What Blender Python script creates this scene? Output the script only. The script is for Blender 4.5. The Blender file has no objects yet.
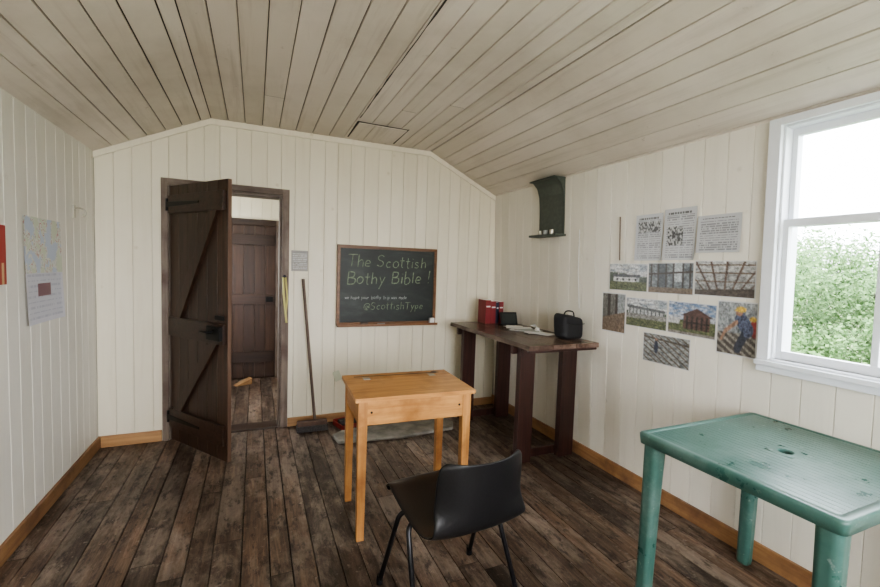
import bpy, math, random
from mathutils import Vector, Matrix, noise
random.seed(7)
C=bpy.context.scene.collection
try:
    bpy.context.scene.view_settings.look='AgX - Medium High Contrast'
except Exception: pass
# ---------------- camera
F=424.0; H=1.4
d1=Vector((-185,-31.5,424)).normalized()
d2=Vector((970,6,424)); d2=(d2-d1*d2.dot(d1)).normalized()
up=d2.cross(d1)
R=Matrix(((d2.x,d1.x,up.x),(-d2.y,-d1.y,-up.y),(-d2.z,-d1.z,-up.z)))
cam=bpy.data.cameras.new('camera'); co=bpy.data.objects.new('camera',cam); C.objects.link(co)
M=R.transposed().to_4x4(); M.translation=(0,0,H); co.matrix_world=M
cam.lens=F/880*36; cam.sensor_width=36; cam.clip_start=.02
bpy.context.scene.camera=co
Xl,D=-1.05,3.78; ZE,ZF=2.142,2.49; XA,XB=-.316,1.506; XT=2.23; Y0=-1.8
def XR(z): return XT+(ZE-z)*.033

# ---------------- materials
def newmat(name):
    m=bpy.data.materials.new(name); m.use_nodes=True
    nt=m.node_tree; b=nt.nodes['Principled BSDF']; return m,nt,b
def N(nt,t,**k):
    n=nt.nodes.new(t)
    for a,v in k.items(): setattr(n,a,v)
    return n
def ramp(nt,src,stops):
    r=N(nt,'ShaderNodeValToRGB'); e=r.color_ramp.elements
    while len(e)<len(stops): e.new(.5)
    for el,(p,c) in zip(e,stops):
        el.position=p; el.color=(*c,1) if len(c)==3 else c
    nt.links.new(src,r.inputs[0]); return r.outputs[0]
def mix(nt,fac,a,b,mode='MIX'):
    n=N(nt,'ShaderNodeMix',data_type='RGBA',blend_type=mode)
    for i,x in ((0,fac),(6,a),(7,b)):
        if hasattr(x,'is_linked') or hasattr(x,'links'): nt.links.new(x,n.inputs[i])
        elif i==0: n.inputs[0].default_value=x
        else: n.inputs[i].default_value=(*x,1)
    return n.outputs[2]
def coords(nt,scale,useb=True):
    tc=N(nt,'ShaderNodeTexCoord'); mp=N(nt,'ShaderNodeMapping'); mp.inputs['Scale'].default_value=scale
    if useb:
        at=N(nt,'ShaderNodeAttribute',attribute_name='bv')
        mu=N(nt,'ShaderNodeVectorMath',operation='SCALE'); mu.inputs[0].default_value=(7.3,3.1,5.7)
        nt.links.new(at.outputs['Fac'],mu.inputs['Scale'])
        ad=N(nt,'ShaderNodeVectorMath',operation='ADD'); nt.links.new(tc.outputs['Object'],ad.inputs[0]); nt.links.new(mu.outputs[0],ad.inputs[1])
        nt.links.new(ad.outputs[0],mp.inputs[0])
    else: nt.links.new(tc.outputs['Object'],mp.inputs[0])
    return mp.outputs[0]
def noi(nt,vec,s,det=6,rough=.6,dist=0):
    n=N(nt,'ShaderNodeTexNoise'); n.inputs['Scale'].default_value=s; n.inputs['Detail'].default_value=det
    n.inputs['Roughness'].default_value=rough; n.inputs['Distortion'].default_value=dist
    nt.links.new(vec,n.inputs['Vector']); return n.outputs['Fac']
def bump(nt,b,h,st,dist=.01):
    n=N(nt,'ShaderNodeBump'); n.inputs['Strength'].default_value=st; n.inputs['Distance'].default_value=dist
    nt.links.new(h,n.inputs['Height']); nt.links.new(n.outputs[0],b.inputs['Normal'])
def wood(name,c1,c2,axis='z',rough=.5,c3=None,st=.25,fine=1.0,var=.35):
    m,nt,b=newmat(name)
    sc={'x':(1.2,22,22),'y':(22,1.2,22),'z':(22,22,1.2)}[axis]; sc=tuple(s*fine for s in sc)
    v=coords(nt,sc); g=noi(nt,v,1.6,8,.65,.6)
    col=ramp(nt,g,[(.3,c1),(.7,c2)])
    if c3:
        v2=coords(nt,(3,3,3)); g2=noi(nt,v2,1.5,5,.6)
        f=ramp(nt,g2,[(.45,(0,0,0)),(.7,(1,1,1))]); col=mix(nt,f,col,c3)
    at=N(nt,'ShaderNodeAttribute',attribute_name='bv')
    k=ramp(nt,at.outputs['Fac'],[(0,(1-var,)*3),(1,(1,)*3)])
    col=mix(nt,1.0,col,k,'MULTIPLY')
    nt.links.new(col,b.inputs['Base Color']); b.inputs['Roughness'].default_value=rough
    bump(nt,b,g,st,.004); return m
def plain(name,c,rough=.5,metal=0,nz=0,ns=20,spec=.5):
    m,nt,b=newmat(name)
    b.inputs['Roughness'].default_value=rough; b.inputs['Metallic'].default_value=metal; b.inputs['Specular IOR Level'].default_value=spec
    v=coords(nt,(1,1,1),False); g=noi(nt,v,ns,4,.6)
    lo=tuple(x*(1-nz) for x in c); hi=tuple(min(1,x*(1+nz)) for x in c)
    nt.links.new(ramp(nt,g,[(.35,lo),(.65,hi)]),b.inputs['Base Color'])
    if nz: bump(nt,b,g,.1,.002)
    return m
def painted(name,c,dirt,axis,rough=.45,dirtamt=.5,var=.1,knots=True):
    m,nt,b=newmat(name)
    sc={'x':(.8,14,14),'y':(14,.8,14),'z':(14,14,.8)}[axis]
    v=coords(nt,sc); g=noi(nt,v,1.3,7,.65,.4)
    f=ramp(nt,g,[(.52,(0,0,0)),(.85,(dirtamt*.8,)*3)])
    col=mix(nt,f,c,dirt)
    v2=coords(nt,(1,1,1),False); g2=noi(nt,v2,1.1,7,.65)
    f2=ramp(nt,g2,[(.45,(0,0,0)),(.75,(dirtamt*.6,)*3)]); col=mix(nt,f2,col,dirt)
    g3=noi(nt,v2,14,5,.7); f3=ramp(nt,g3,[(.66,(0,0,0)),(.74,(dirtamt*.7,)*3)]); col=mix(nt,f3,col,dirt)
    if knots:
        vo=N(nt,'ShaderNodeTexVoronoi'); vo.inputs['Scale'].default_value=3.2; nt.links.new(coords(nt,(1,1,1)),vo.inputs['Vector'])
        kf=ramp(nt,vo.outputs['Distance'],[(.02,(.4,)*3),(.06,(0,0,0))]); col=mix(nt,kf,col,dirt)
    at=N(nt,'ShaderNodeAttribute',attribute_name='bv')
    k=ramp(nt,at.outputs['Fac'],[(0,(1-var,1-var,1-var*1.3)),(1,(1,)*3)])
    col=mix(nt,1.0,col,k,'MULTIPLY')
    nt.links.new(col,b.inputs['Base Color']); b.inputs['Roughness'].default_value=rough
    bump(nt,b,g,.12,.003); return m
def attrmat(name,rough=.5):
    m,nt,b=newmat(name); at=N(nt,'ShaderNodeAttribute',attribute_name='col')
    nt.links.new(at.outputs['Color'],b.inputs['Base Color']); b.inputs['Roughness'].default_value=rough
    return m

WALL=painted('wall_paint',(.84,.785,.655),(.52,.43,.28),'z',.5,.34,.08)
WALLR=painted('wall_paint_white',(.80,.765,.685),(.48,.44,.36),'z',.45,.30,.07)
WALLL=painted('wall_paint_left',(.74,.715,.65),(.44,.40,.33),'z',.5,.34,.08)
CEIL=painted('ceiling_paint',(.75,.685,.615),(.36,.30,.25),'y',.6,.72,.13)
BACK=plain('groove_dark',(.04,.035,.03),.9)
EXT=plain('exterior_cladding',(.24,.21,.17),.8,nz=.1)
WHITE=plain('window_white_paint',(.77,.80,.85),.35,nz=.02,ns=8)
PINE_Y=wood('pine_skirting_y',(.26,.13,.06),(.46,.26,.12),'y',.45,(.16,.08,.045))
PINE_X=wood('pine_skirting_x',(.32,.17,.08),(.52,.31,.15),'x',.45)
DARKZ=wood('dark_stained_wood_z',(.022,.011,.007),(.085,.043,.026),'z',.42,(.045,.022,.014))
DARKX=wood('dark_stained_wood_x',(.018,.010,.007),(.064,.032,.020),'x',.42)
EDGE=wood('door_edge_wood',(.10,.055,.035),(.20,.12,.08),'z',.6)
CASE=wood('weathered_casing',(.13,.095,.075),(.28,.22,.18),'z',.6,(.11,.07,.055))
CASEX=wood('weathered_casing_x',(.13,.095,.075),(.28,.22,.18),'x',.6,(.11,.07,.055))
BENZ=wood('bench_leg_wood',(.030,.012,.010),(.085,.036,.029),'z',.35)
BENY=wood('bench_top_wood',(.07,.038,.030),(.20,.13,.10),'y',.26,(.26,.19,.155))
OAKX=wood('oak_x',(.39,.17,.048),(.67,.36,.13),'x',.33,(.29,.12,.035),var=.12)
OAKY=wood('oak_y',(.36,.155,.045),(.58,.30,.105),'y',.4,(.27,.11,.035),var=.15)
OAKZ=wood('oak_z',(.36,.155,.045),(.60,.31,.105),'z',.4,(.27,.11,.035),var=.15)
BLACKM=plain('black_iron',(.012,.012,.013),.45,.6)
BLACKP=plain('black_plastic',(.007,.007,.008),.36,nz=.2,ns=120,spec=.35)
BAGM=plain('black_nylon',(.012,.012,.014),.65,nz=.3,ns=160)
CHROME=plain('dark_tube_metal',(.015,.015,.018),.3,.5)
GREEN=plain('green_wood_paint',(.085,.100,.085),.6,nz=.15,ns=30)
FRAMEW=wood('board_frame_wood',(.14,.06,.025),(.30,.14,.06),'x',.4)
STONE=plain('hearth_stone',(.22,.205,.18),.8,nz=.3,ns=9)
RED=plain('red_cloth_book',(.22,.028,.033),.5)
NAVY=plain('dark_book',(.03,.035,.07),.5)
PAPER=plain('paper_white',(.78,.78,.76),.6)
YELL=plain('yellow_cord',(.6,.55,.22),.6)
REDP=plain('red_plastic',(.30,.035,.03),.4)
BROOMH=plain('broom_head_brown',(.09,.05,.035),.6,nz=.2)
GREYP=plain('grey_bristle',(.05,.045,.045),.8,nz=.3,ns=90)
STICK=wood('broom_wood',(.13,.09,.07),(.24,.17,.13),'z',.6)
CHALK=plain('chalk_green',(.21,.26,.17),.9,nz=.45,ns=60)
CHALKW=plain('chalk_white',(.42,.44,.42),.9)
PRINT=attrmat('printed_paper',.38)
BRASS=plain('pale_metal',(.5,.48,.42),.35,.8)
def slatemat():
    m,nt,b=newmat('chalkboard_slate'); v=coords(nt,(1.2,1,3),False); g=noi(nt,v,2.2,7,.7,.5)
    nt.links.new(ramp(nt,g,[(.35,(.010,.014,.013)),(.55,(.022,.028,.026)),(.75,(.060,.070,.064))]),b.inputs['Base Color']); b.inputs['Roughness'].default_value=.5; return m
SLATE=slatemat()
def tablemat():
    m,nt,b=newmat('green_garden_plastic')
    v=coords(nt,(1,1,1),False); g=noi(nt,v,6,6,.65)
    col=ramp(nt,g,[(.35,(.044,.115,.098)),(.65,(.075,.160,.138))])
    g2=noi(nt,v,34,4,.6); f=ramp(nt,g2,[(.64,(0,0,0)),(.72,(.5,.5,.5))]); col=mix(nt,f,col,(.34,.40,.38))
    g3=noi(nt,v,3,7,.72); f=ramp(nt,g3,[(.48,(0,0,0)),(.70,(.6,.6,.6))]); col=mix(nt,f,col,(.18,.25,.23))
    nt.links.new(col,b.inputs['Base Color'])
    nt.links.new(ramp(nt,g,[(.3,(.24,)*3),(.7,(.42,)*3)]),b.inputs['Roughness']); return m
GPL=tablemat()
def floormat():
    m,nt,b=newmat('worn_floor_boards')
    at=N(nt,'ShaderNodeAttribute',attribute_name='bv')
    v=coords(nt,(30,1.8,30)); g=noi(nt,v,1.2,10,.75,.5)
    base=ramp(nt,g,[(.30,(.028,.018,.013)),(.5,(.110,.074,.053)),(.70,(.27,.195,.145))])
    k=ramp(nt,at.outputs['Fac'],[(0,(.46,.43,.42)),(.5,(.88,.82,.78)),(1,(1.2,1.07,.98))]); base=mix(nt,1.0,base,k,'MULTIPLY')
    v2=coords(nt,(3.2,1.3,1)); w=noi(nt,v2,1.6,9,.72,.3)
    f=ramp(nt,w,[(.46,(0,0,0)),(.60,(.8,)*3)]); base=mix(nt,f,base,mix(nt,g,(.11,.08,.062),(.47,.38,.31)))
    v3=coords(nt,(10,4,1)); w3=noi(nt,v3,2.2,9,.75)
    f3=ramp(nt,w3,[(.52,(0,0,0)),(.62,(.85,)*3)]); base=mix(nt,f3,base,(.024,.017,.013))
    vb=coords(nt,(1,1,1),False)
    w4=noi(nt,vb,26,6,.75); f4=ramp(nt,w4,[(.59,(0,0,0)),(.68,(.6,)*3)]); base=mix(nt,f4,base,(.42,.36,.31))
    w5=noi(nt,vb,1.1,3,.5); k5=ramp(nt,w5,[(.35,(.55,)*3),(.65,(1.1,)*3)]); base=mix(nt,1.0,base,k5,'MULTIPLY')
    nt.links.new(base,b.inputs['Base Color'])
    nt.links.new(ramp(nt,w3,[(.3,(.27,)*3),(.7,(.58,)*3)]),b.inputs['Roughness'])
    bump(nt,b,mix(nt,.5,g,w3),.6,.006); return m
FLOOR=floormat()
def glassmat():
    m=bpy.data.materials.new('window_glass'); m.use_nodes=True; nt=m.node_tree; nt.nodes.clear()
    o=N(nt,'ShaderNodeOutputMaterial'); t=N(nt,'ShaderNodeBsdfTransparent'); g=N(nt,'ShaderNodeBsdfGlossy'); g.inputs['Roughness'].default_value=.02
    mx=N(nt,'ShaderNodeMixShader'); mx.inputs[0].default_value=.04
    nt.links.new(t.outputs[0],mx.inputs[1]); nt.links.new(g.outputs[0],mx.inputs[2]); nt.links.new(mx.outputs[0],o.inputs[0]); return m
GLASS=glassmat()

# ---------------- builder
class Bd:
    def __init__(s): s.v=[];s.f=[];s.m=[];s.b=[];s.mats=[];s.sm=[]
    def mi(s,mat):
        if mat not in s.mats: s.mats.append(mat)
        return s.mats.index(mat)
    def add(s,vs,fs,mat,bv=None,sm=False,T=None):
        o=len(s.v); bv=random.random() if bv is None else bv; i=s.mi(mat)
        for p in vs:
            p=Vector(p); s.v.append(T@p if T else p)
        for f in fs: s.f.append([k+o for k in f]); s.m.append(i); s.b.append(bv); s.sm.append(sm)
    def box(s,x0,x1,y0,y1,z0,z1,mat,T=None,bv=None,taper=None):
        vs=[(x,y,z) for z in (z0,z1) for y in (y0,y1) for x in (x0,x1)]
        if taper:
            cx,cy=(x0+x1)/2,(y0+y1)/2
            vs=[((cx+(x-cx)*taper,cy+(y-cy)*taper,z) if z==z0 else (x,y,z)) for x,y,z in vs]
        s.add(vs,[(0,2,3,1),(4,5,7,6),(0,1,5,4),(2,6,7,3),(0,4,6,2),(1,3,7,5)],mat,bv,False,T)
    def prism(s,poly,n0,n1,P,mat,bv=None):
        k=len(poly); vs=[P(a,b,n0) for a,b in poly]+[P(a,b,n1) for a,b in poly]
        s.add(vs,[list(range(k))[::-1],list(range(k,2*k))]+[(i,(i+1)%k,(i+1)%k+k,i+k) for i in range(k)],mat,bv)
    def cyl(s,p,q,r,mat,r2=None,n=16,bv=None):
        p=Vector(p);q=Vector(q);d=(q-p).normalized();r2=r if r2 is None else r2
        a=d.orthogonal().normalized();c=d.cross(a); vs=[]
        for pt,rr in ((p,r),(q,r2)):
            for i in range(n):
                t=2*math.pi*i/n; vs.append(pt+a*math.cos(t)*rr+c*math.sin(t)*rr)
        s.add(vs,[(i,(i+1)%n,(i+1)%n+n,i+n) for i in range(n)],mat,bv,True)
        s.add(vs,[list(range(n))[::-1],list(range(n,2*n))],mat,bv)
    def tube(s,pts,r,mat,n=10):
        pts=[Vector(p) for p in pts]; vs=[];fs=[]; a=None
        for i,p in enumerate(pts):
            t=(pts[min(i+1,len(pts)-1)]-pts[max(i-1,0)]).normalized()
            a=t.orthogonal().normalized() if a is None else (a-t*a.dot(t)).normalized()
            c=t.cross(a)
            for k in range(n):
                w=2*math.pi*k/n; vs.append(p+a*math.cos(w)*r+c*math.sin(w)*r)
        for i in range(len(pts)-1):
            for k in range(n): fs.append((i*n+k,i*n+(k+1)%n,(i+1)*n+(k+1)%n,(i+1)*n+k))
        fs+= [list(range(n))[::-1],[len(vs)-n+k for k in range(n)]]
        s.add(vs,fs,mat,None,True)
    def build(s,name,bevel=0,solid=0,subd=0,parent=None):
        me=bpy.data.meshes.new(name); me.from_pydata([tuple(v) for v in s.v],[],s.f)
        for m in s.mats: me.materials.append(m)
        me.polygons.foreach_set('material_index',s.m); me.polygons.foreach_set('use_smooth',s.sm)
        a=me.attributes.new('bv','FLOAT','FACE'); a.data.foreach_set('value',s.b); me.update()
        o=bpy.data.objects.new(name,me); C.objects.link(o)
        if solid: 
            md=o.modifiers.new('s','SOLIDIFY'); md.thickness=solid; md.offset=0
        if subd: md=o.modifiers.new('u','SUBSURF'); md.levels=subd; md.render_levels=subd
        if bevel:
            md=o.modifiers.new('b','BEVEL'); md.width=bevel; md.segments=2; md.limit_method='ANGLE'; md.angle_limit=.7
        if parent: o.parent=parent
        return o
def empty(name,loc=(0,0,0)):
    e=bpy.data.objects.new(name,None); C.objects.link(e); e.location=loc; e.empty_display_size=.1; return e
def smoothpath(pts,n=6):
    pts=[Vector(p) for p in pts]; out=[]
    for i in range(len(pts)-1):
        p0=pts[max(i-1,0)];p1=pts[i];p2=pts[i+1];p3=pts[min(i+2,len(pts)-1)]
        for k in range(n):
            t=k/n; out.append(.5*((2*p1)+(p2-p0)*t+(2*p0-5*p1+4*p2-p3)*t*t+(3*p1-p0-3*p2+p3)*t**3))
    out.append(pts[-1]); return out
def round_corner(pts,r=.04,n=6):
    pts=[Vector(p) for p in pts]; out=[pts[0]]
    for i in range(1,len(pts)-1):
        a=(pts[i-1]-pts[i]).normalized();b=(pts[i+1]-pts[i]).normalized()
        p=pts[i]+a*r;q=pts[i]+b*r
        for k in range(n+1):
            t=k/n; out.append(p*(1-t)**2+pts[i]*2*t*(1-t)+q*t*t)
    out.append(pts[-1]); return out

def panel(B,P,u0,u1,v0,vt,holes,mat,w=.115,c=.0033,d=.006,wj=.1,seg=None,gap=None,ptop=1.0):
    u=u0; cuts=[]
    while u<u1-.02:
        ww=w*(1+random.uniform(-wj,wj)); e=min(u+ww,u1); cuts.append((u,e)); u=e
    for (a,b) in cuts:
        sub=sorted(set([a,b]+[h[k] for h in holes for k in (0,1) if a<h[k]<b])); bv=random.random()
        cc=gap() if gap else c
        for s0,s1 in zip(sub,sub[1:]):
            ivs=[(v0,None)]
            for h in sorted(holes,key=lambda h:h[2]):
                if h[0]<(s0+s1)/2<h[1]:
                    last=ivs.pop(); ivs+= [(last[0],h[2]),(h[3],None)]
            for q0,q1 in ivs:
                bl=bv
                splits=[q0]
                top=q1 if q1 is not None else max(vt(s0),vt(s1))
                if seg and q1 is None and random.random()<ptop:
                    z=q0+random.uniform(.3,seg)
                    while z<top-.2: splits.append(z); z+=random.uniform(.6*seg,1.3*seg)
                splits.append(None if q1 is None else q1)
                for k in range(len(splits)-1):
                    x0=splits[k];x1=splits[k+1]
                    if seg: bl=random.random()
                    if q1 is not None and x1 is not None and x1-x0<.001: continue
                    t=lambda uu: vt(uu) if x1 is None else x1-(.003 if k<len(splits)-2 else 0)
                    cl=cc if s0==a else 0; cr=c if s1==b else 0
                    vs=[P(s0,x0,-d),P(s0+cl,x0,0),P(s1-cr,x0,0),P(s1,x0,-d),P(s0,t(s0),-d),P(s0+cl,t(s0+cl),0),P(s1-cr,t(s1-cr),0),P(s1,t(s1),-d)]
                    if gap:
                        vs[0]=P(s0+cl*.8,x0,-d); vs[4]=P(s0+cl*.8,t(s0),-d)
                    B.add(vs,[(0,1,5,4),(1,2,6,5),(2,3,7,6)],mat,bl)
def slab(B,P,u0,u1,v0,v1,holes,n0,n1,mat):
    us=sorted(set([u0,u1]+[h[k] for h in holes for k in (0,1)])); vs_=sorted(set([v0,v1]+[h[k] for h in holes for k in (2,3)]))
    for a,b in zip(us,us[1:]):
        for c,d in zip(vs_,vs_[1:]):
            if any(h[0]<(a+b)/2<h[1] and h[2]<(c+d)/2<h[3] for h in holes): continue
            B.prism([(a,c),(b,c),(b,d),(a,d)],n0,n1,P,mat,.5)

PB=lambda u,v,n:(u,D-n,v)
PF=lambda u,v,n:(u,Y0+n,v)
PL=lambda u,v,n:(Xl+n,u,v)
PR=lambda u,v,n:(XR(v)-n,u,v)
def ztop(x):
    if x<XA: return ZE+(x-Xl)/(XA-Xl)*(ZF-ZE)
    if x>XB: return ZF-(x-XB)/(XT-XB)*(ZF-ZE)
    return ZF
DOOR=(-.60,.205,0.0,1.955)
WIN=(.46,1.205,1.02,2.105)
WIN2=(-1.35,-.45,1.0,2.05)
WF=(-.3,1.5,.85,2.05)
B=Bd(); panel(B,PB,Xl,XR(0),0,lambda u:ztop(u)+.015,[DOOR],WALL,w=.118)
slab(B,PB,Xl-.15,XR(0)+.15,-.1,2.75,[(-.60,.205,-.1,1.955)],-.14,-.0055,EXT); B.build('wall_back')
B=Bd(); panel(B,PF,Xl,XR(0),0,lambda u:ztop(u)+.015,[WF],WALL); slab(B,PF,Xl-.15,XR(0)+.15,-.1,2.75,[WF],-.14,-.0055,EXT); B.build('wall_front')
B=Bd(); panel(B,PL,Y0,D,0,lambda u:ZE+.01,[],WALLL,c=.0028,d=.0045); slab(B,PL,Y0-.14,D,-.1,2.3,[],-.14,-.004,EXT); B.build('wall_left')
B=Bd(); panel(B,PR,Y0,D,0,lambda u:ZE+.01,[WIN,WIN2],WALLR,w=.13); slab(B,PR,Y0-.14,D,-.1,2.3,[WIN,WIN2],-.14,-.0055,EXT); B.build('wall_right')
B=Bd(); PFl=lambda u,v,n:(u,v,n)
panel(B,PFl,Xl-.02,XR(0)+.02,Y0,lambda u:D+.02,[],FLOOR,w=.108,c=.002,d=.012,wj=.18,seg=2.2,gap=lambda:random.choice((.002,.003,.004,.006)))
slab(B,PFl,Xl-.15,XR(0)+.15,Y0-.15,D+.02,[],-.1,-.011,BACK); B.build('floor')
B=Bd()
def PC(p,q):
    p=Vector((p[0],0,p[1]));q=Vector((q[0],0,q[1])); d=(q-p).normalized(); n=Vector((d.z,0,-d.x))
    if n.z>0: n=-n
    return (lambda u,v,nn:tuple(p+d*u+n*nn+Vector((0,v,0)))),(q-p).length
for p,q in (((Xl-.01,ZE-.004),(XA,ZF)),((XA,ZF),(XB,ZF)),((XB,ZF),(XT+.01,ZE-.004))):
    P,L=PC(p,q); panel(B,P,0,L,Y0,lambda u:D,[],CEIL,w=.128,c=.003,d=.012,seg=3.2,ptop=.2,gap=lambda:random.choice((.003,.004,.005,.006,.009)))
    slab(B,P,-.05,L+.05,Y0-.15,D+.14,[],-.08,-.0115,BACK)
pts=[]; y=1.15
while y<3.28: pts.append((.706+random.uniform(-.003,.003),y,random.uniform(.0015,.006))); y+=.12
vs=[];fs=[]
for x,y,w_ in pts: vs+=[(x-w_,y,ZF-.0012),(x+w_,y,ZF-.0012)]
for i in range(len(pts)-1): fs.append((2*i,2*i+1,2*i+3,2*i+2))
B.add(vs,fs,BACK)
B.build('ceiling')
B=Bd()
for (x0,z0),(x1,z1) in (((Xl,ZE),(XA,ZF)),((XA,ZF),(XB,ZF)),((XB,ZF),(XT,ZE))):
    B.prism([(x0,z0-.045),(x1,z1-.045),(x1,z1-.001),(x0,z0-.001)],.001,.016,PB,WALL,.9)
B.build('trim_back')
B=Bd(); B.box(Xl+.001,Xl+.019,Y0,D,0.001,.085,PINE_Y,bv=.2); B.build('baseboard_left',.003)
B=Bd(); B.prism([(Y0,.001),(D,.001),(D,.095),(Y0,.095)],.001,.018,PR,PINE_Y,.95); B.build('baseboard_right',.003)
B=Bd(); B.box(Xl+.02,-.65,D-.02,D-.001,.001,.085,PINE_X,bv=1); B.box(.262,XR(0)-.02,D-.018,D-.001,.001,.075,PINE_X,bv=.8); B.build('baseboard_back',.003)
# door frame
B=Bd(); x0,x1,zt=-.60,.205,1.955
B.box(x0-.045,x0,D-.022,D,0,zt+.05,CASE,bv=.6); B.box(x1,x1+.055,D-.022,D,0,zt+.05,CASE,bv=.8); B.box(x0-.001,x1+.001,D-.022,D,zt,zt+.05,CASEX,bv=.5)
B.box(x0,x0+.02,D,D+.15,0,zt,CASE,bv=.1); B.box(x1-.02,x1,D,D+.15,0,zt,CASE,bv=.2); B.box(x0+.02,x1-.02,D,D+.15,zt-.02,zt,CASEX,bv=.1)
B.box(x0+.02,x1-.02,D-.01,D+.15,-.004,.012,DARKX,bv=.6)
B.build('trim_doorway',.003)
hinge=Vector((x0+.015,D-.03,0)); ang=-math.atan2(.575,.415)
T=Matrix.Translation(hinge)@Matrix.Rotation(ang,4,'Z')
B=Bd(); L=.715; n=6
for i in range(n):
    B.box(i*L/n+.0015,(i+1)*L/n-.0015,0,.026,.018,1.945,DARKZ,T)
B.box(L,L+.004,0,.026,.018,1.945,EDGE,T)
for z0,z1 in ((.13,.27),(.83,.97),(1.74,1.87)): B.box(.02,L-.02,-.024,0,z0,z1,DARKX,T)
def brace(xa,za,xb,zb,w=.1):
    s=w/2; vs=[]
    for y in (-.022,0):
        vs+=[(xa-s,y,za),(xa+s,y,za),(xb+s,y,zb),(xb-s,y,zb)]
    B.add(vs,[(0,1,2,3),(7,6,5,4),(0,4,5,1),(1,5,6,2),(2,6,7,3),(3,7,4,0)],DARKZ,None,False,T)
brace(.12,.27,L-.14,.83); brace(.12,.97,L-.14,1.74)
for z in (.20,1.805):
    B.add([(0,-.03,z-.02),(.42,-.03,z-.008),(.42,-.03,z+.008),(0,-.03,z+.02),(0,-.024,z-.02),(.42,-.024,z-.008),(.42,-.024,z+.008),(0,-.024,z+.02)],[(0,1,2,3),(7,6,5,4),(0,4,5,1),(1,5,6,2),(2,6,7,3),(3,7,4,0)],BLACKM,None,False,T)
    a=T@Vector((-.004,-.02,z-.045)); b=T@Vector((-.004,-.02,z+.045)); B.cyl(a,b,.009,BLACKM)
B.box(L-.17,L-.02,-.05,-.024,.86,.955,BLACKM,T)
B.cyl(T@Vector((L-.10,-.05,.92)),T@Vector((L-.10,-.085,.92)),.012,BLACKM)
B.tube([T@Vector((L-.10,-.085,.92)),T@Vector((L-.15,-.088,.92)),T@Vector((L-.19,-.085,.912))],.008,BLACKM)
B.box(L-.10,L+.004,-.032,-.024,1.0,1.03,BLACKM,T)
B.build('door_1',.003)
# ---------------- hall beyond
HX0,HX1,HY1,HZ=-1.05,1.0,5.5,2.35; HY0=D+.14
B=Bd(); PH=lambda u,v,n:(u,HY1-n,v); HD=(-.50,.26,0,1.86)
panel(B,PH,HX0,HX1,0,lambda u:HZ,[HD],WALL); slab(B,PH,HX0-.1,HX1+.1,-.1,HZ+.1,[],-.2,-.06,EXT); B.build('wall_hall_back')
B=Bd(); P=lambda u,v,n:(HX0+n,u,v); HW=(4.25,5.15,.9,2.0)
panel(B,P,HY0,HY1,0,lambda u:HZ,[HW],WALL); slab(B,P,HY0,HY1+.1,-.1,HZ+.1,[HW],-.14,-.0055,EXT); B.build('wall_hall_left')
B=Bd(); P=lambda u,v,n:(HX1-n,u,v)
panel(B,P,HY0,HY1,0,lambda u:HZ,[],WALL); slab(B,P,HY0,HY1+.1,-.1,HZ+.1,[],-.14,-.0055,EXT); B.build('wall_hall_right')
B=Bd(); panel(B,PFl,HX0,HX1,D+.02,lambda u:HY1+.06,[],FLOOR,w=.112,c=.0035,d=.012); slab(B,PFl,HX0-.1,HX1+.1,D+.02,HY1+.2,[],-.1,-.011,BACK); B.build('floor_hall')
B=Bd(); B.box(HX0-.1,HX1+.1,HY0,HY1+.1,HZ,HZ+.08,CEIL); B.build('ceiling_hall')
B=Bd()
for i in range(6): B.box(-.47+i*.117+.001,-.47+(i+1)*.117-.001,HY1-.01,HY1+.02,.012,1.83,DARKZ)
for z0,z1 in ((.2,.33),(.9,1.02),(1.6,1.72)): B.box(-.45,.21,HY1-.03,HY1-.01,z0,z1,DARKX)
B.box(-.54,-.47,HY1-.035,HY1-.001,0.001,1.9,DARKZ); B.box(.232,.29,HY1-.035,HY1-.001,0.001,1.9,CASE); B.box(-.47,.232,HY1-.035,HY1-.001,1.83,1.9,DARKX)
B.box(.12,.2,HY1-.05,HY1-.03,.93,.99,BLACKM); B.build('door_2',.003)
# ---------------- windows
def window(name,P,w,mull,rail,c=.05):
    u0,u1,v0,v1=w; B=Bd()
    R_=lambda a,b,c_,d_,n0,n1,m=WHITE: B.prism([(a,c_),(b,c_),(b,d_),(a,d_)],n0,n1,P,m)
    top=min(v1+.06,ZE-.004)
    R_(u0-c,u0,v0-.01,top,-.001,.024); R_(u1,u1+c,v0-.01,top,-.001,.024); R_(u0,u1,v1,top,-.001,.024)
    R_(u0-c,u1+c,v0-.065,v0-.032,-.001,.026); R_(u0-c,u1+c,v0-.032,v0-.01,-.001,.045); R_(u0,u1,v0-.01,v0,-.12,.02)
    R_(u0,u0+.01,v0,v1,-.14,.0); R_(u1-.01,u1,v0,v1,-.14,.0); R_(u0+.01,u1-.01,v1-.01,v1,-.14,.0)
    s=.022
    for (a0,a1,z0,z1,n0,n1) in ((u0+.01,u1-.01,v0,rail+.018,-.050,-.02),(u0+.01,u1-.01,rail-.016,v1-.01,-.082,-.052)):
        R_(a0,a0+s,z0,z1,n0,n1); R_(a1-s,a1,z0,z1,n0,n1); R_(a0+s,a1-s,z1-.034,z1,n0,n1); R_(a0+s,a1-s,z0,z0+.04,n0,n1)
        R_(a0+s,a1-s,z0+.04,z1-.034,(n0+n1)/2-.002,(n0+n1)/2+.002,GLASS)
    if mull: R_(mull-.012,mull+.012,v0+.04,rail-.016,-.048,-.022)
    B.build(name,.002)
window('window_1',PR,WIN,.845,1.66)
window('window_2',PR,WIN2,-.9,1.6)
window('window_3',PF,WF,.6,1.5)
window('window_4',lambda u,v,n:(HX0+n,u,v),HW,4.7,1.5)

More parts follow.
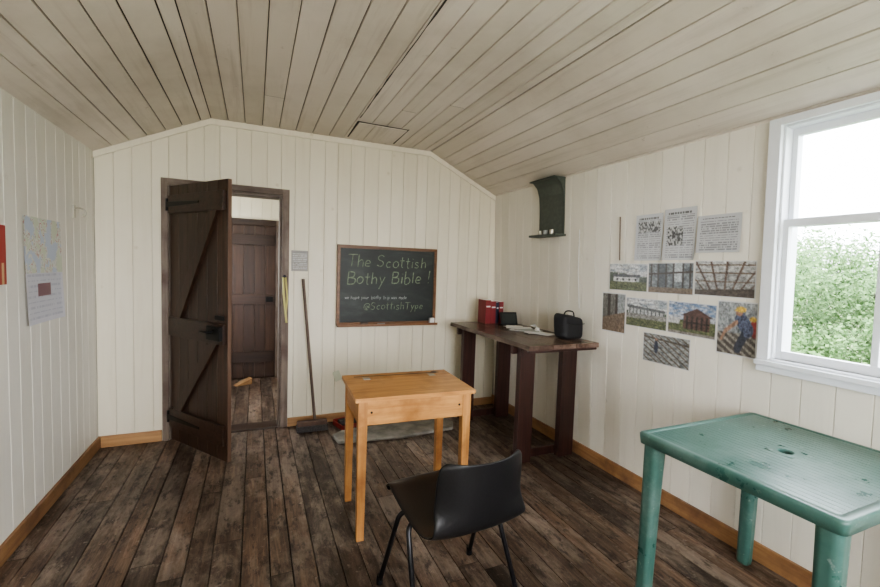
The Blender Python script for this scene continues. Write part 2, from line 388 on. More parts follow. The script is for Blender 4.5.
# ---------------- prints
def hsh(a,b): return noise.noise(Vector((a*17.3,b*17.3,3.3)))
def picture(name,P,u0,u1,v0,v1,fn,nx=44,ny=32,flip=False,n0=.003,curl=0,rot=0,soft=False):
    vs=[];fs=[];cols=[]; um,vm=(u0+u1)/2,(v0+v1)/2
    for j in range(ny+1):
        for i in range(nx+1):
            s=i/nx;t=j/ny; a=(s-.5)*(u1-u0);b=(t-.5)*(v1-v0)
            vs.append(P(um+a-b*rot,vm+b+a*rot,n0+curl*(2*s-1)**4*(1-t)+curl*.6*(1-t)**3))
            if soft: cols.append(fn(1-s if flip else s,t))
    for j in range(ny):
        for i in range(nx):
            k=j*(nx+1)+i; fs.append((k,k+1,k+nx+2,k+nx+1))
            s=(i+.5)/nx;t=(j+.5)/ny
            if flip: s=1-s
            if not soft: cols.append(fn(s,t))
    me=bpy.data.meshes.new(name); me.from_pydata(vs,[],fs); me.materials.append(PRINT)
    a=me.attributes.new('col','FLOAT_COLOR','POINT' if soft else 'FACE')
    for i,c in enumerate(cols): a.data[i].color=(*c,1)
    o=bpy.data.objects.new(name,me); C.objects.link(o); return o
def L3(a,b,t): t=max(0,min(1,t)); return tuple(x+(y-x)*t for x,y in zip(a,b))
def photo(fn,seed=0,w=.018):
    def f(s,t):
        if s<w or s>1-w or t<w*1.5 or t>1-w*1.5: return (.66,.66,.66)
        acc=[0,0,0]
        for ds,dt in ((-.006,-.008),(.006,-.008),(-.006,.008),(.006,.008)):
            s2=s+ds+.010*hsh(s*3+5+seed,t*3); t2=t+dt+.014*hsh(s*3,t*3+9+seed)
            c=fn(s2,t2)
            for q in range(3): acc[q]+=c[q]/4
        k=1+.55*hsh(s*1.1+2+seed,t*.9)+.5*hsh(s*3.1+2,t*2.3+seed)+.5*hsh(s*8+seed,t*6+4); g=sum(acc)/3
        return tuple(max(.005,(x*.85+g*.15)*max(.15,k)*.76) for x in acc)
    return f
def grass(s,t): return L3((.06,.085,.03),(.22,.24,.10),.5+1.6*hsh(s*2,t*4))
def sky(s,t): return L3((.35,.40,.46),(.72,.73,.74),.5+1.6*hsh(s*.4,t*.7))
def hills(s): return .60+.08*math.sin(s*4+1)+.03*hsh(s*.5,0)
def p_cottage(s,t):
    if .12<s<.80 and .34<t<.50:
        if .38<t<.46 and (.2<s<.25 or .36<s<.41 or .52<s<.57 or .68<s<.73): return (.03,.03,.04)
        return (.78,.78,.78) if s<.72 else (.45,.47,.5)
    if .10<s<.82 and .50<=t<.60: return (.12,.13,.15)
    if .24<s<.28 and .5<t<.67 or .60<s<.64 and .5<t<.67: return (.5,.48,.45)
    if t>hills(s): return sky(s,t)
    if t<.34: return grass(s,t)
    return L3((.06,.09,.06),(.14,.17,.12),t)
def p_frame(s,t):
    if t<.2: return (.20,.14,.09)
    if abs(t-(.62+.1*s))<.03: return (.06,.04,.03)
    for x in (.08,.24,.42,.58,.78,.93):
        if abs(s-x)<.020: return (.05,.037,.03)
    if .24<s<.42: return (.09,.11,.12)
    if .58<s<.78 and t>.4: return (.52,.57,.60)
    return L3((.10,.12,.14),(.26,.29,.30),.5+hsh(s,t))
def p_roof(s,t):
    if t<.16+.1*s: return (.11,.085,.07)
    for i in range(-3,5):
        x=.5+(i*.19+.04)*(.45+t)
        if abs(s-x)<.012+.010*t: return (.13,.075,.05)
    if abs(t-.42)<.016 or abs(t-.66)<.02 or abs(t-.88)<.02: return (.16,.10,.06)
    return L3((.22,.22,.22),(.74,.74,.72),t*.8+.6*hsh(s,t))
def p_int(s,t):
    if t<.35+.2*s: return L3((.13,.085,.05),(.32,.22,.14),.5+hsh(s*4,t))
    if abs(s-.3)<.06 or abs(s-.62)<.05: return (.06,.04,.03)
    if s>.66: return (.34,.37,.38)
    return L3((.09,.09,.08),(.22,.21,.18),t)
def p_long(s,t):
    if .06<s<.94 and .46<t<.66-.1*s:
        return (.06,.065,.07) if (s*11)%1<.28 else (.55,.57,.57)
    if .04<s<.96 and .66-.1*s<=t<.76-.12*s: return (.14,.15,.16)
    if t>.55: return sky(s,t)
    if t<.30: return grass(s,t)
    if t<.46: return (.24,.23,.20) if hsh(s*2,t*4)>-.1 else (.4,.4,.38)
    return (.09,.12,.08)
def p_house(s,t):
    if s<.26 and .32<t<.52: return (.62,.62,.62)
    if .34<s<.88 and .20<t<.60: return (.045,.03,.025) if (s*10)%1<.42 or abs(t-.4)<.02 else (.15,.075,.055)
    if .28<s<.94 and .60<=t<.60+.24*(1-abs(s-.61)/.33): return (.13,.065,.05)
    if t>.46: return L3((.60,.62,.68),(.16,.28,.50),(t-.45)*1.6+1.1*hsh(s*.6,t))
    return grass(s,t) if t>.1 else (.28,.25,.22)
def el(s,t,cx,cy,rx,ry): return ((s-cx)/rx)**2+((t-cy)/ry)**2<1
def cap(s,t,ax,ay,bx,by,r):
    dx,dy=bx-ax,by-ay; q=max(0,min(1,((s-ax)*dx+(t-ay)*dy)/(dx*dx+dy*dy))); return (s-ax-q*dx)**2+(t-ay-q*dy)**2<r*r
def p_man(s,t):
    if el(s,t,.60,.86,.13,.05) or (abs(t-.835)<.010 and .44<s<.72): return (.82,.52,.04)
    if el(s,t,.56,.79,.09,.05): return (.42,.22,.14)
    if cap(s,t,.50,.62,.22,.44,.042) or cap(s,t,.22,.44,.12,.28,.032): return (.44,.24,.15)
    if cap(s,t,.60,.68,.78,.50,.14): return L3((.04,.05,.09),(.13,.16,.27),.5+1.5*hsh(s*2,t*2))
    if el(s,t,.90,.70,.09,.045): return (.72,.46,.05)
    if cap(s,t,.92,.6,.95,.45,.08): return (.40,.05,.04)
    if cap(s,t,.72,.42,.55,.15,.09): return (.05,.055,.08)
    if t<.42:
        return (.36,.33,.28) if ((s*.8+t*1.5)*5)%1<.4 else (.11,.095,.08)
    return L3((.14,.17,.19),(.42,.45,.47),.4+t*.5+hsh(s,t))
def p_joist(s,t):
    if el(s,t,.30,.55,.045,.22): return (.05,.06,.10)
    if el(s,t,.30,.80,.03,.06): return (.4,.22,.15)
    if ((s*1.0+t*.9)*6)%1<.30: return (.16,.125,.09)
    if abs(t-.86+.1*s)<.03: return (.12,.10,.08)
    return L3((.20,.22,.23),(.48,.49,.47),.5+hsh(s,t))
def text_fn(fig=None,bg=(.48,.49,.51),ink=(.25,.25,.27),rows=22,cols=2):
    def f(s,t):
        if fig and fig[0]<s<fig[1] and fig[2]<t<fig[3]:
            return L3((.04,.04,.04),(.45,.45,.45),.4+1.8*hsh(s*1.2,t*1.2))
        if s<.07 or s>.93 or t<.05 or t>.95: return bg
        if t>.87: return (.1,.1,.1) if .12<s<.85 and .89<t<.93 and (s*13)%1>.22 else bg
        r=int(t*rows*2)
        if cols==2 and .48<s<.52: return bg
        return ink if r%2==0 and hsh(s*5,r*1.7)>-.25 else bg
    return f
k=1.006
def rp(name,y0,y1,z0,z1,fn,**kw):
    return picture(name,PR,y0*k,y1*k,1.4+(z0-1.4)*k,1.4+(z1-1.4)*k,fn,flip=True,**kw)
rp('pinned_article',1.808,2.003,1.488,1.772,text_fn((.1,.9,.62,.84)),nx=50,ny=70,curl=.006)
rp('pinned_article',1.597,1.797,1.490,1.787,text_fn((.12,.60,.28,.66)),nx=50,ny=70,curl=.010)
rp('pinned_article',1.359,1.590,1.529,1.728,text_fn(cols=1,rows=16),nx=60,ny=50,curl=.006)
Q=dict(nx=110,ny=72,soft=True)
rp('photo_print',1.903,2.214,1.290,1.468,photo(p_cottage,1),**Q)
rp('photo_print',1.600,1.900,1.291,1.475,photo(p_frame,2),rot=-.01,**Q)
rp('photo_print',1.2785,1.596,1.297,1.486,photo(p_roof,3),**Q)
rp('photo_print',2.066,2.27,1.0,1.270,photo(p_int,4),nx=72,ny=100,soft=True)
rp('photo_print',1.757,2.062,1.065,1.250,photo(p_long,5),**Q)
rp('photo_print',1.462,1.750,1.063,1.252,photo(p_house,6),rot=.012,**Q)
rp('photo_print',1.262,1.458,1.000,1.280,photo(p_man,7),nx=80,ny=110,soft=True)
rp('photo_print',1.602,1.919,.862,1.042,photo(p_joist,8),**Q)
def map_fn(s,t):
    if t<.48:
        if .32<s<.66 and .26<t<.38: return (.16,.06,.09)
        if t<.05 or s<.05 or s>.95: return (.58,.58,.64)
        return (.40,.41,.49) if (int(t*60)%3==0 and hsh(s*3,int(t*60))>-.1) else (.53,.54,.60)
    n=hsh(s*.35,t*.35)+.5*hsh(s*1.1,t*1.1)
    if abs(n)<.025: return (.45,.25,.22)
    if n>.16: return (.52,.56,.44)
    if n<-.2: return (.44,.50,.60)
    if abs((n*9)%1-.5)<.1: return (.42,.46,.40)
    return (.60,.60,.56)
picture('map_poster',PL,2.745,3.185,1.04,1.595,map_fn,66,90,curl=.010)
picture('red_poster',PL,2.20,2.585,1.26,1.53,lambda s,t:(.36,.04,.035) if t>.35 else ((.6,.45,.25) if (s*9)%1<.5 else (.38,.06,.04)),40,30)
picture('notice_sign',PB,.280,.415,1.335,1.508,text_fn(bg=(.18,.16,.14),ink=(.36,.35,.32),rows=11,cols=1),40,50)
B=Bd(); 
Tt=Matrix.Translation((.678,D-.006,.41))@Matrix.Rotation(-.35,4,'Y'); B.box(-.03,.03,-.004,.003,-.045,.045,plain('pale_tag',(.60,.62,.48),.6),Tt); B.build('wall_tag')

# ---------------- blackboard
B=Bd(); bx0,bx1,bz0,bz1=.658,1.60,.862,1.577
B.box(bx0+.02,bx1-.02,D-.016,D-.001,bz0+.02,bz1-.02,SLATE)
B.box(bx0,bx1,D-.03,D-.001,bz1-.028,bz1,FRAMEW); B.box(bx0,bx1,D-.03,D-.001,bz0,bz0+.028,FRAMEW)
B.box(bx0,bx0+.026,D-.029,D-.001,bz0+.028,bz1-.028,FRAMEW); B.box(bx1-.026,bx1,D-.029,D-.001,bz0+.028,bz1-.028,FRAMEW)
B.box(bx0+.0,bx1,D-.085,D-.03,bz0-.004,bz0+.008,FRAMEW); B.box(bx0,bx1,D-.09,D-.085,bz0-.004,bz0+.018,FRAMEW)
B.box(.87,.93,D-.075,D-.04,bz0+.009,bz0+.03,STICK); B.cyl((1.02,D-.06,bz0+.014),(1.09,D-.055,bz0+.014),.005,CHALKW); B.box(1.53,1.575,D-.07,D-.035,bz0+.009,bz0+.06,PAPER)
bb=B.build('blackboard',.002)
G={'T':[[(0,1),(.8,1.02)],[(.4,1),(.38,0)]],'h':[[(.05,1),(.05,0)],[(.05,.4),(.3,.58),(.45,.4),(.45,0)]],
'e':[[(.05,.28),(.45,.32),(.38,.52),(.18,.55),(.04,.3),(.12,.05),(.45,.06)]],
'S':[[(.6,.9),(.35,1.02),(.08,.85),(.15,.6),(.5,.45),(.58,.2),(.35,0),(.02,.12)]],
'c':[[(.45,.5),(.2,.55),(.04,.28),(.18,.02),(.45,.08)]],'o':[[(.25,.55),(.05,.4),(.05,.12),(.25,0),(.46,.15),(.45,.42),(.25,.55)]],
't':[[(.2,.95),(.2,.1),(.35,0)],[(.0,.62),(.42,.64)]],'i':[[(.1,.52),(.1,0)],[(.1,.76),(.12,.79)]],
's':[[(.4,.5),(.15,.56),(.06,.4),(.38,.2),(.3,.02),(.02,.05)]],
'B':[[(.05,1),(.05,0)],[(.05,1),(.5,.95),(.45,.6),(.05,.52)],[(.05,.52),(.6,.45),(.55,.06),(.05,0)]],
'y':[[(.03,.55),(.22,.1)],[(.45,.55),(.05,-.4)]],'b':[[(.05,1),(.05,0),(.35,.0),(.48,.25),(.3,.5),(.05,.42)]],
'l':[[(.1,1),(.12,0)]],'!':[[(.15,1.05),(.12,.3)],[(.12,.05),(.13,.0)]],
'@':[[(.55,.35),(.3,.5),(.2,.25),(.4,.15),(.58,.5),(.7,.2),(.8,.5),(.6,.8),(.2,.75),(0,.4),(.15,0),(.6,-.05)]],
'p':[[(.05,.55),(.03,-.4)],[(.05,.5),(.35,.55),(.42,.2),(.05,.05)]],'a':[[(.42,.5),(.1,.5),(.04,.15),(.25,0),(.42,.3)],[(.42,.55),(.46,0)]],
'n':[[(.05,.55),(.05,0)],[(.05,.4),(.3,.56),(.42,.4),(.43,0)]],'r':[[(.05,.55),(.05,0)],[(.05,.35),(.3,.55)]],'w':[[(0,.55),(.12,0),(.25,.4),(.4,0),(.52,.55)]],'u':[[(.04,.55),(.06,.05),(.3,0),(.42,.5)],[(.42,.55),(.44,0)]],'d':[[(.42,1),(.43,0),(.1,.02),(.04,.35),(.4,.5)]],'m':[[(.03,.55),(.03,0)],[(.03,.4),(.2,.55),(.28,.3),(.28,0)],[(.28,.4),(.45,.55),(.54,.3),(.54,0)]]}
W={'T':.9,'S':.85,'B':.8,'i':.34,'l':.34,'!':.3,' ':.45,'@':.95,'t':.56,'m':.7,'w':.65}
def scrawl(Bc,s,x,z,h,r,mat,slope=0):
    x00=x
    for ch in s:
        if ch in G:
            j=random.uniform(-.06,.06)*h; q=random.uniform(.92,1.1)*h
            for st in G[ch]:
                pts=[(x+px*q+.1*py*q,D-.0172,z+py*q+j+slope*(x-x00)) for px,py in st]
                pts=smoothpath(pts,4) if len(pts)>2 else [Vector(p) for p in pts]
                vs=[];fs=[]
                for i,p in enumerate(pts):
                    d=(pts[min(i+1,len(pts)-1)]-pts[max(i-1,0)]).normalized(); nn=Vector((-d.z,0,d.x))*r*random.uniform(.7,1.2)
                    vs+=[p+nn,p-nn]
                for i in range(len(pts)-1): fs.append((2*i,2*i+1,2*i+3,2*i+2))
                Bc.add(vs,fs,mat)
        x+=W.get(ch,.66)*h
B=Bd()
scrawl(B,'The Scottish',.745,1.395,.100,.0040,CHALK,-.01)
scrawl(B,'Bothy Bible !',.745,1.235,.108,.0046,CHALK,.015)
scrawl(B,'we hope your bothy trip was made',.73,1.10,.030,.0016,CHALKW)
scrawl(B,'@ScottishType',.90,1.005,.066,.0026,CHALK)
B.build('chalk_writing',parent=bb)

B=Bd()
B.add([(.706,3.262,ZF-.003),(1.12,3.270,ZF-.003),(1.12,3.284,ZF-.003),(.706,3.286,ZF-.003)],[(0,1,2,3)],BACK)
B.add([(.704,3.26,ZF-.003),(.721,3.26,ZF-.003),(.722,3.70,ZF-.003),(.712,3.70,ZF-.003)],[(0,1,2,3)],BACK)
B.add([(1.110,3.26,ZF-.003),(1.118,3.26,ZF-.003),(1.128,3.70,ZF-.003),(1.110,3.70,ZF-.003)],[(0,1,2,3)],BACK)
for i,(a_,b_,t_) in enumerate(((.722,.845,.006),(.849,.975,.010),(.980,1.110,.004))):
    B.box(a_,b_,3.284+.006*i,3.70,ZF-.004-t_*.6,ZF-.001,CEIL,bv=.4+.2*i)
B.build('trim_hatch')

# ---------------- green hood shelf
B=Bd(); ya,yb=2.71,3.02
prof=[(.012,1.70),(.012,1.92),(.018,2.02),(.040,2.09),(.085,2.135),(.115,2.145)]
vs=[]
for y in (ya,yb):
    for n_,z in prof: vs.append(PR(y,z,n_))
m_=len(prof)
B.add(vs,[(i,i+1,i+1+m_,i+m_) for i in range(m_-1)],GREEN,.5)
for yy in (ya,yb-.012):
    B.prism([(0.001,1.70)]+[(p[0],p[1]) for p in prof]+[(.001,2.145)],yy,yy+.012,lambda a,b,c:(XR(b)-a,c,b),GREEN)
B.prism([(ya-.005,2.135),(yb+.005,2.135),(yb+.005,2.141),(ya-.005,2.141)],.001,.12,PR,GREEN)
B.prism([(ya-.02,1.683),(yb+.02,1.683),(yb+.02,1.70),(ya-.02,1.70)],.001,.105,PR,GREEN)
for i,y in enumerate((2.78,2.86,2.93)):
    B.cyl((XR(1.7)-.07,y,1.701),(XR(1.7)-.07,y,1.735),.018,BRASS if i!=1 else CHALKW)
B.build('candle_shelf')
B=Bd(); B.box(Xl+.001,Xl+.012,3.37,3.40,1.64,1.72,BRASS); B.tube(smoothpath([(Xl+.01,3.385,1.70),(Xl+.05,3.385,1.70),(Xl+.065,3.385,1.67),(Xl+.05,3.385,1.65)]),.006,BRASS); B.build('coat_hook')
B=Bd(); B.tube([(.215,D-.03,1.28),(.22,D-.032,1.15),(.235,D-.035,1.0),(.245,D-.03,.90)],.009,YELL); B.tube([(.235,D-.03,1.28),(.25,D-.035,1.1),(.238,D-.035,.98)],.007,YELL); B.cyl((.225,D-.04,1.29),(.225,D-.022,1.29),.012,BLACKM); B.build('hanging_rope')
B=Bd(); B.tube([(XR(1.6)-.02,2.52,1.72),(XR(1.3)-.015,2.53,1.4),(XR(1.1)-.02,2.50,1.13)],.0035,PAPER,6); B.build('wall_cable')
B=Bd(); B.cyl((XR(1.7)-.012,2.13*k,1.78),(XR(1.5)-.012,2.12*k,1.49),.004,STICK); B.build('hanging_stick')

# ---------------- broom & co
B=Bd(); B.cyl((.47,3.62,.09),(.375,3.755,1.27),.012,STICK)
B.box(.33,.57,3.59,3.65,.050,.085,BROOMH); B.box(.325,.575,3.58,3.66,0.001,.051,GREYP); B.build('broom',.004)
B=Bd(); Tt=Matrix.Translation((.76,3.65,0))@Matrix.Rotation(.3,4,'Z')
B.box(-.11,.11,-.09,.08,.001,.008,REDP,Tt); B.box(-.11,.11,.07,.08,.001,.05,REDP,Tt); B.box(-.11,-.10,-.09,.08,.001,.04,REDP,Tt); B.box(.10,.11,-.09,.08,.001,.04,REDP,Tt)
B.box(-.09,.07,-.02,.03,.03,.06,GREYP,Tt); B.box(-.09,.07,-.02,.03,.01,.03,GREYP,Tt); B.build('dustpan',.003)
B=Bd(); B.prism([(.60,3.26),(1.1,3.20),(1.58,3.24),(1.64,3.36),(1.60,3.48),(1.0,3.50),(.66,3.48),(.58,3.4)],.0012,.03,lambda a,b,c:(a,b,c),STONE); B.build('hearth_slab',.01)
B=Bd(); Tt=Matrix.Translation((-.12,5.25,0))@Matrix.Rotation(.4,4,'Z')
B.add([(-.09,-.04,.001),(.09,-.04,.001),(.09,.04,.001),(-.09,.04,.001),(.09,-.04,.07),(.09,.04,.07)],[(0,1,2,3),(0,4,5,3),(1,4,5,2),(0,1,4),(3,2,5)],PINE_X,None,False,Tt); B.build('door_wedge')

# ---------------- workbench
B=Bd()
for i,(a,b) in enumerate(((1.655,1.85),(1.853,2.05),(2.053,2.255))): B.box(a,b,2.29,3.52,.872,.905,BENY)
B.box(1.66,2.24,2.295,2.32,.855,.872,BENZ)
for y in (2.52,3.42):
    B.box(1.735,1.86,y-.025,y+.025,0.001,.872,BENZ); B.box(2.11,2.245,y-.025,y+.025,0.001,.872,BENZ)
    B.box(1.70,2.255,y+.026,y+.06,.80,.871,BENZ); B.box(1.735,2.25,y+.026,y+.055,.012,.075,BENZ)
B.build('workbench',.003)
zb=.9055
B=Bd(); x=1.93
for w,h,m_ in ((.055,.215,RED),(.05,.205,RED),(.03,.195,NAVY),(.045,.2,RED)):
    B.box(x,x+w,3.36,3.50,zb,zb+h,m_); B.box(x+.004,x+w-.004,3.362,3.505,zb+h,zb+h+.001,PAPER)
    B.box(x+.006,x+w-.006,3.3585,3.36,zb+h*.70,zb+h*.76,PAPER); x+=w+.003
B.build('book_stack',.002)
Tt=Matrix.Translation((2.09,3.20,zb))@Matrix.Rotation(-.15,4,'Z')@Matrix.Rotation(-.35,4,'X')
B=Bd(); B.box(-.08,.08,0,.012,.004,.125,BLACKP,Tt); B.box(-.065,.065,-.002,0,.02,.11,SLATE,Tt); B.box(-.07,.07,.0,.07,.003,.012,BLACKP,Matrix.Translation((2.09,3.20,zb))); B.build('picture_frame',.002)
B=Bd()
for i in range(9):
    Tt=Matrix.Translation((random.uniform(2.0,2.12),random.uniform(2.72,3.08),zb+.001+i*.0015))@Matrix.Rotation(random.uniform(-.8,.8),4,'Z')
    B.box(-.07,.07,-.10,.10,0,.001,PAPER if i%3 else CHALKW,Tt)
for i in range(4):
    cx=2.06+.03*i;cy=2.72+.07*i
    pts=[(cx+random.uniform(-.04,.04),cy+random.uniform(-.04,.04),zb+.016+random.uniform(0,.035)) for _ in range(6)]
    B.add(pts,[(0,1,2),(1,2,3),(2,3,4),(3,4,5),(0,4,5),(0,2,5)],PAPER)
B.build('paper_pile')
# soft black bag (superellipsoid, slumped, with flap seam and strap)
B=Bd(); nu,nv=36,20; vs=[]
sg=lambda v,e: math.copysign(abs(v)**e,v)
for j in range(nv+1):
    ph=-math.pi/2+math.pi*j/nv
    for i in range(nu):
        th=2*math.pi*i/nu
        x=sg(math.cos(ph),.32)*sg(math.cos(th),.38)*.088; y=sg(math.cos(ph),.32)*sg(math.sin(th),.38)*.072; z=.088+sg(math.sin(ph),.36)*.088
        q=z/.176; x*=1+.10*q; z*=1-.10*(x/.09)*q; x-=.012*q
        nn=noise.noise(Vector((x*22,y*22,z*22)))*.007*min(1,q*4)
        vs.append((2.155+x+nn,2.50+y+nn,zb+max(.0008,z+nn)))
B.add(vs,[(j*nu+i,j*nu+(i+1)%nu,(j+1)*nu+(i+1)%nu,(j+1)*nu+i) for j in range(nv) for i in range(nu)],BAGM,.5,True)
B.tube(smoothpath([(2.075,2.425,zb+.125),(2.12,2.418,zb+.115),(2.17,2.418,zb+.112),(2.235,2.425,zb+.118)]),.003,BLACKM,6)
B.tube(smoothpath([(2.10,2.50,zb+.172),(2.12,2.495,zb+.205),(2.18,2.495,zb+.200),(2.20,2.50,zb+.160)]),.005,BAGM,6)
B.build('black_bag')

# ---------------- school desk
T=Matrix.Translation((.79,2.245,0))@Matrix.Rotation(-.045,4,'Z')
B=Bd(); hw,hd=.325,.235
B.box(-hw,hw,-hd,hd-.105,.725,.746,OAKX,T,.9); B.box(-hw,hw,hd-.102,hd,.725,.746,OAKX,T,.6)
B.box(-hw+.06,hw-.06,hd-.062,hd-.048,.7462,.7468,DARKX,T)
B.cyl(T@Vector((hw-.09,hd-.05,.7465)),T@Vector((hw-.09,hd-.05,.7475)),.02,BLACKM)
for x in (-.2,.2): B.box(x-.02,x+.02,hd-.13,hd-.08,.7462,.748,BRASS,T)
a,b=hw-.018,hd-.018
B.box(-a+.04,a-.04,-b+.004,-b+.022,.60,.724,OAKX,T,.7); B.box(-a+.04,a-.04,b-.022,b-.004,.60,.724,OAKX,T,.5)
B.box(-a+.004,-a+.022,-b+.04,b-.04,.60,.724,OAKY,T,.3); B.box(a-.022,a-.004,-b+.04,b-.04,.60,.724,OAKY,T,.3)
B.box(-a+.02,a-.02,-b+.02,b-.02,.603,.613,OAKX,T,.1)
for sx in (-1,1):
    for sy in (-1,1):
        x0,x1=sorted((sx*a,sx*(a-.046)));y0,y1=sorted((sy*b,sy*(b-.046)))
        B.box(x0,x1,y0,y1,.001,.60,OAKZ,T,None,.8); B.box(x0,x1,y0,y1,.60,.7245,OAKZ,T)
for x in (-.24,.24): B.cyl(T@Vector((x,-b+.004,.665)),T@Vector((x,-b+.001,.665)),.006,BLACKM)
B.box(a-.004,a+.003,-b+.06,-b+.09,.63,.70,BLACKM,T)
B.build('school_desk',.003)

# ---------------- plastic chair
ch=empty('plastic_chair',(.758,1.545,0)); ch.rotation_euler=(0,0,.07)
B=Bd()
prof=[(.252,.400,.185),(.245,.432,.20),(.205,.448,.212),(.12,.436,.220),(.0,.420,.224),(-.10,.408,.222),(-.180,.412,.215),(-.235,.445,.205),(-.258,.50,.196),(-.268,.58,.190),(-.274,.65,.188),(-.280,.70,.178),(-.283,.716,.155)]
ns=14; vs=[]
pp=smoothpath([Vector(p) for p in prof],3); npf=len(pp)
for i,(y,z,w) in enumerate(pp):
    isb=max(0,min(1,(z-.44)/.10)) if y<-.1 else 0
    for j in range(ns+1):
        s=j/ns*2-1; x=s*w
        dy=isb*.06*abs(s)**2.2; dz=(1-isb)*(.022*abs(s)**3 if y<.2 else -.01*abs(s)**3)
        vs.append((x,y+dy,z+dz))
B.add(vs,[(i*(ns+1)+j,i*(ns+1)+j+1,(i+1)*(ns+1)+j+1,(i+1)*(ns+1)+j) for i in range(npf-1) for j in range(ns)],BLACKP,.5,True)
B.build('shell',0,.008,1,ch)
B=Bd()
for y0,y1 in ((.205,.06),(-.20,-.02)):
    B.tube(round_corner([(-.232,y0,.012),(-.205,y1,.400),(.205,y1,.400),(.232,y0,.012)],.045),.0105,CHROME)
B.tube([(-.15,.055,.402),(-.15,-.02,.402)],.009,CHROME); B.tube([(.15,.055,.402),(.15,-.02,.402)],.009,CHROME)
for sx in (-1,1):
    for y0 in (.205,-.20): B.cyl((sx*.2322,y0*1.002,.001),(sx*.2305,y0,.04),.0145,BLACKP)
B.build('leg_frame',0,0,0,ch)

# ---------------- green plastic table
B=Bd(); tx0,tx1,ty0,ty1,tz=1.488,2.262,.572,1.268,.74
cx,cy=(tx0+tx1)/2,(ty0+ty1)/2; hx,hy=(tx1-tx0)/2,(ty1-ty0)/2
def rr(hx,hy,r,n=6):
    out=[]
    for (sx,sy,a0) in ((1,1,0),(-1,1,90),(-1,-1,180),(1,-1,270)):
        for i in range(n+1):
            t=math.radians(a0+90*i/n); out.append((cx+sx*(hx-r)+r*math.cos(t),cy+sy*(hy-r)+r*math.sin(t)))
    return out
rings=[(rr(hx-.012,hy-.012,.018),tz-.048),(rr(hx-.004,hy-.004,.02),tz-.046),(rr(hx,hy,.022),tz-.012),(rr(hx,hy,.022),tz-.006),(rr(hx-.004,hy-.004,.02),tz-.001),(rr(hx-.010,hy-.010,.018),tz),(rr(hx-.030,hy-.030,.01),tz),(rr(hx-.032,hy-.032,.01),tz-.004)]
vs=[];fs=[];n=len(rings[0][0])
for r_,z in rings: vs+=[(x,y,z) for x,y in r_]
for i in range(len(rings)-1):
    for j in range(n): fs.append((i*n+j,i*n+(j+1)%n,(i+1)*n+(j+1)%n,(i+1)*n+j))
B.add(vs,fs,GPL,.5,True)
ix,iy=hx-.031,hy-.031
B.box(cx-ix,cx+ix,cy-iy,cy-.03,tz-.03,tz-.006,GPL); B.box(cx-ix,cx+ix,cy+.03,cy+iy,tz-.03,tz-.006,GPL)
B.box(cx-ix,cx-.03,cy-.03,cy+.03,tz-.03,tz-.006,GPL); B.box(cx+.03,cx+ix,cy-.03,cy+.03,tz-.03,tz-.006,GPL)
ns_=26; pitch=2*ix/ns_
for i in range(ns_):
    x0=cx-ix+i*pitch+.0010;x1=x0+pitch-.0020; xm=(x0+x1)/2
    if abs(xm-cx)<.045:
        B.box(x0,x1,cy-iy,cy-.048,tz-.008,tz-.0018,GPL); B.box(x0,x1,cy+.048,cy+iy,tz-.008,tz-.0018,GPL)
    else: B.box(x0,x1,cy-iy,cy+iy,tz-.008,tz-.0018,GPL)
nr=28
def ring(r0,r1,z0,z1):
    vs=[(cx+r*math.cos(2*math.pi*i/nr),cy+r*math.sin(2*math.pi*i/nr),z) for r,z in ((r0,z0),(r1,z1)) for i in range(nr)]
    B.add(vs,[(i,(i+1)%nr,(i+1)%nr+nr,i+nr) for i in range(nr)],GPL,.5,True)
ring(.062,.056,tz-.006,tz-.001);ring(.056,.028,tz-.001,tz-.001);ring(.028,.024,tz-.001,tz-.006);ring(.024,.024,tz-.006,tz-.04)
B.cyl((cx,cy,tz-.032),(cx,cy,tz-.028),.024,BACK)
for sx in (-1,1):
    for sy in (-1,1):
        x,y=cx+sx*(hx-.050),cy+sy*(hy-.050)
        vs=[];m8=24
        for z,r in ((.001,.026),(.02,.028),(.40,.031),(tz-.05,.035),(tz-.03,.035)):
            for i in range(m8):
                t=2*math.pi*i/m8; q=(abs(math.cos(t))**4+abs(math.sin(t))**4)**(-1/4); q*=1-(.03 if i%3==0 else 0)
                vs.append((x+r*q*math.cos(t)+ (.008*sx)*(1-z/tz),y+r*q*math.sin(t)+(.008*sy)*(1-z/tz),z))
        B.add(vs,[(k_*m8+i,k_*m8+(i+1)%m8,(k_+1)*m8+(i+1)%m8,(k_+1)*m8+i) for k_ in range(4) for i in range(m8)]+[list(range(m8))[::-1]],GPL,.5,True)
B.build('garden_table')

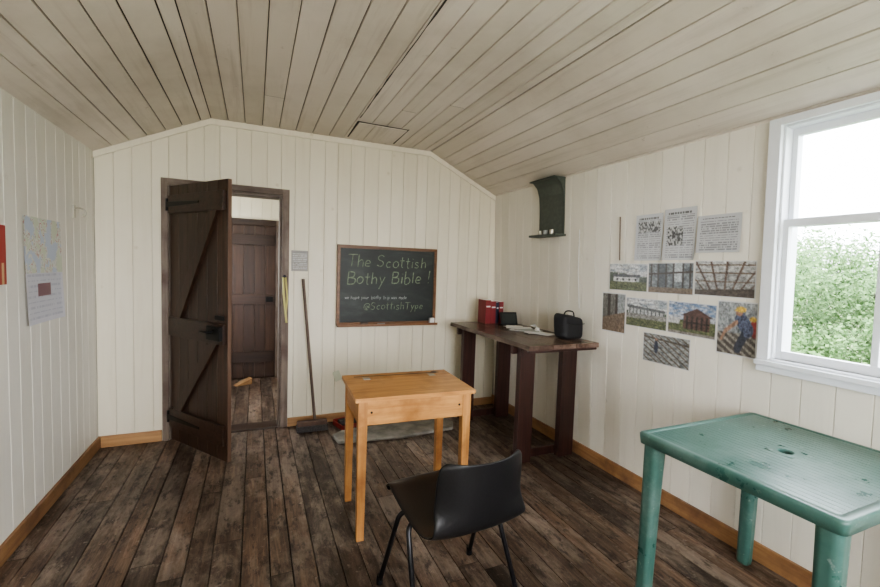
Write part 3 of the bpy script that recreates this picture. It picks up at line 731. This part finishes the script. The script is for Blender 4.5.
# ---------------- outside
GR=plain('meadow_grass',(.12,.16,.06),.9,nz=.4,ns=2)
B=Bd(); nx,ny=40,40; vs=[]
for i in range(nx+1):
    for j in range(ny+1):
        x=-30+90*i/nx;y=-40+90*j/ny
        vs.append((x,y,-.42+.25*noise.noise(Vector((x*.2,y*.2,0)))*min(1,max(0,(x-3)/5))+max(0,x-14)*.05))
B.add(vs,[(i*(ny+1)+j,(i+1)*(ny+1)+j,(i+1)*(ny+1)+j+1,i*(ny+1)+j+1) for i in range(nx) for j in range(ny)],GR,.5,True)
B.build('ground')
LEAF=[plain('foliage_%d'%i,c,.7) for i,c in enumerate(((.075,.16,.045),(.11,.22,.065),(.16,.28,.095)))]  # greens lightened and yellowed, so haze sits in the leaf colour
BARK=plain('bark',(.06,.07,.04),.9,nz=.3)
def tree(x,y,h,r):
    B=Bd(); B.tube(smoothpath([(x,y,-.5),(x+.1,y,.4*h),(x-.05,y+.1,.7*h)]),.05,BARK)
    for q in range(10):
        bx,by,bz=x+random.uniform(-.6,.6)*r,y+random.uniform(-.9,.9)*r,h*random.uniform(0,.82); br=r*random.uniform(.38,.52)
        for _ in range(1000):
            d=Vector((random.gauss(0,1),random.gauss(0,1),random.gauss(0,.8))).normalized()*br*random.uniform(.55,1.05)
            p=Vector((bx,by,bz))+d; a=Vector((random.gauss(0,1),random.gauss(0,1),random.gauss(0,1))).normalized(); b=a.orthogonal().normalized(); s=random.uniform(.02,.045)
            B.add([p-a*s,p+b*s*.6,p+a*s,p-b*s*.6],[(0,1,2,3)],random.choice(LEAF),.5)
    B.build('tree')
for x,y,h,r in ((8,2.0,1.6,1.2),(8.5,3.1,1.75,1.2),(8.2,4.3,1.9,1.2),(9,5.6,2.1,1.3),(8,6.8,1.8,1.2),(9.5,.6,1.8,1.3),(10.5,4.0,2.3,1.5),(10.5,2.4,2.2,1.5),(11,5.6,2.5,1.5)): tree(x,y,h,r)

# ---------------- light
w=bpy.data.worlds.new('overcast_sky'); bpy.context.scene.world=w; w.use_nodes=True
bg=w.node_tree.nodes['Background']; bg.inputs[0].default_value=(.90,.94,1,1); bg.inputs[1].default_value=15
def area(name,loc,rot,sx,sy,e,portal=False,col=(1,1,1)):
    l=bpy.data.lights.new(name,'AREA'); l.shape='RECTANGLE'; l.size=sx; l.size_y=sy; l.energy=e; l.color=col
    if portal: l.cycles.is_portal=True
    o=bpy.data.objects.new(name,l); C.objects.link(o); o.location=loc; o.rotation_euler=rot
hp=math.pi/2
area('window_portal',(XR(1.5)+.2,.83,1.57),(0,hp,0),1.1,.78,1,True)
area('window_portal',(XR(1.5)+.2,-.9,1.52),(0,hp,0),1.05,.95,1,True)
area('daylight_boost_front',(.6,Y0-.2,1.5),(hp,0,0),1.8,1.2,90,False,(1,.97,.93))  # area lamp added outside the unseen front window to supplement the sky
area('daylight_boost_side',(XR(1.5)+.22,-.9,1.55),(0,hp,0),1.05,.9,45,False,(.98,.98,1))  # second added lamp, strengthens what the unseen rear side window lets in
area('daylight_hall',(HX0-.2,4.7,1.5),(0,-hp,0),1.1,.9,40,False)
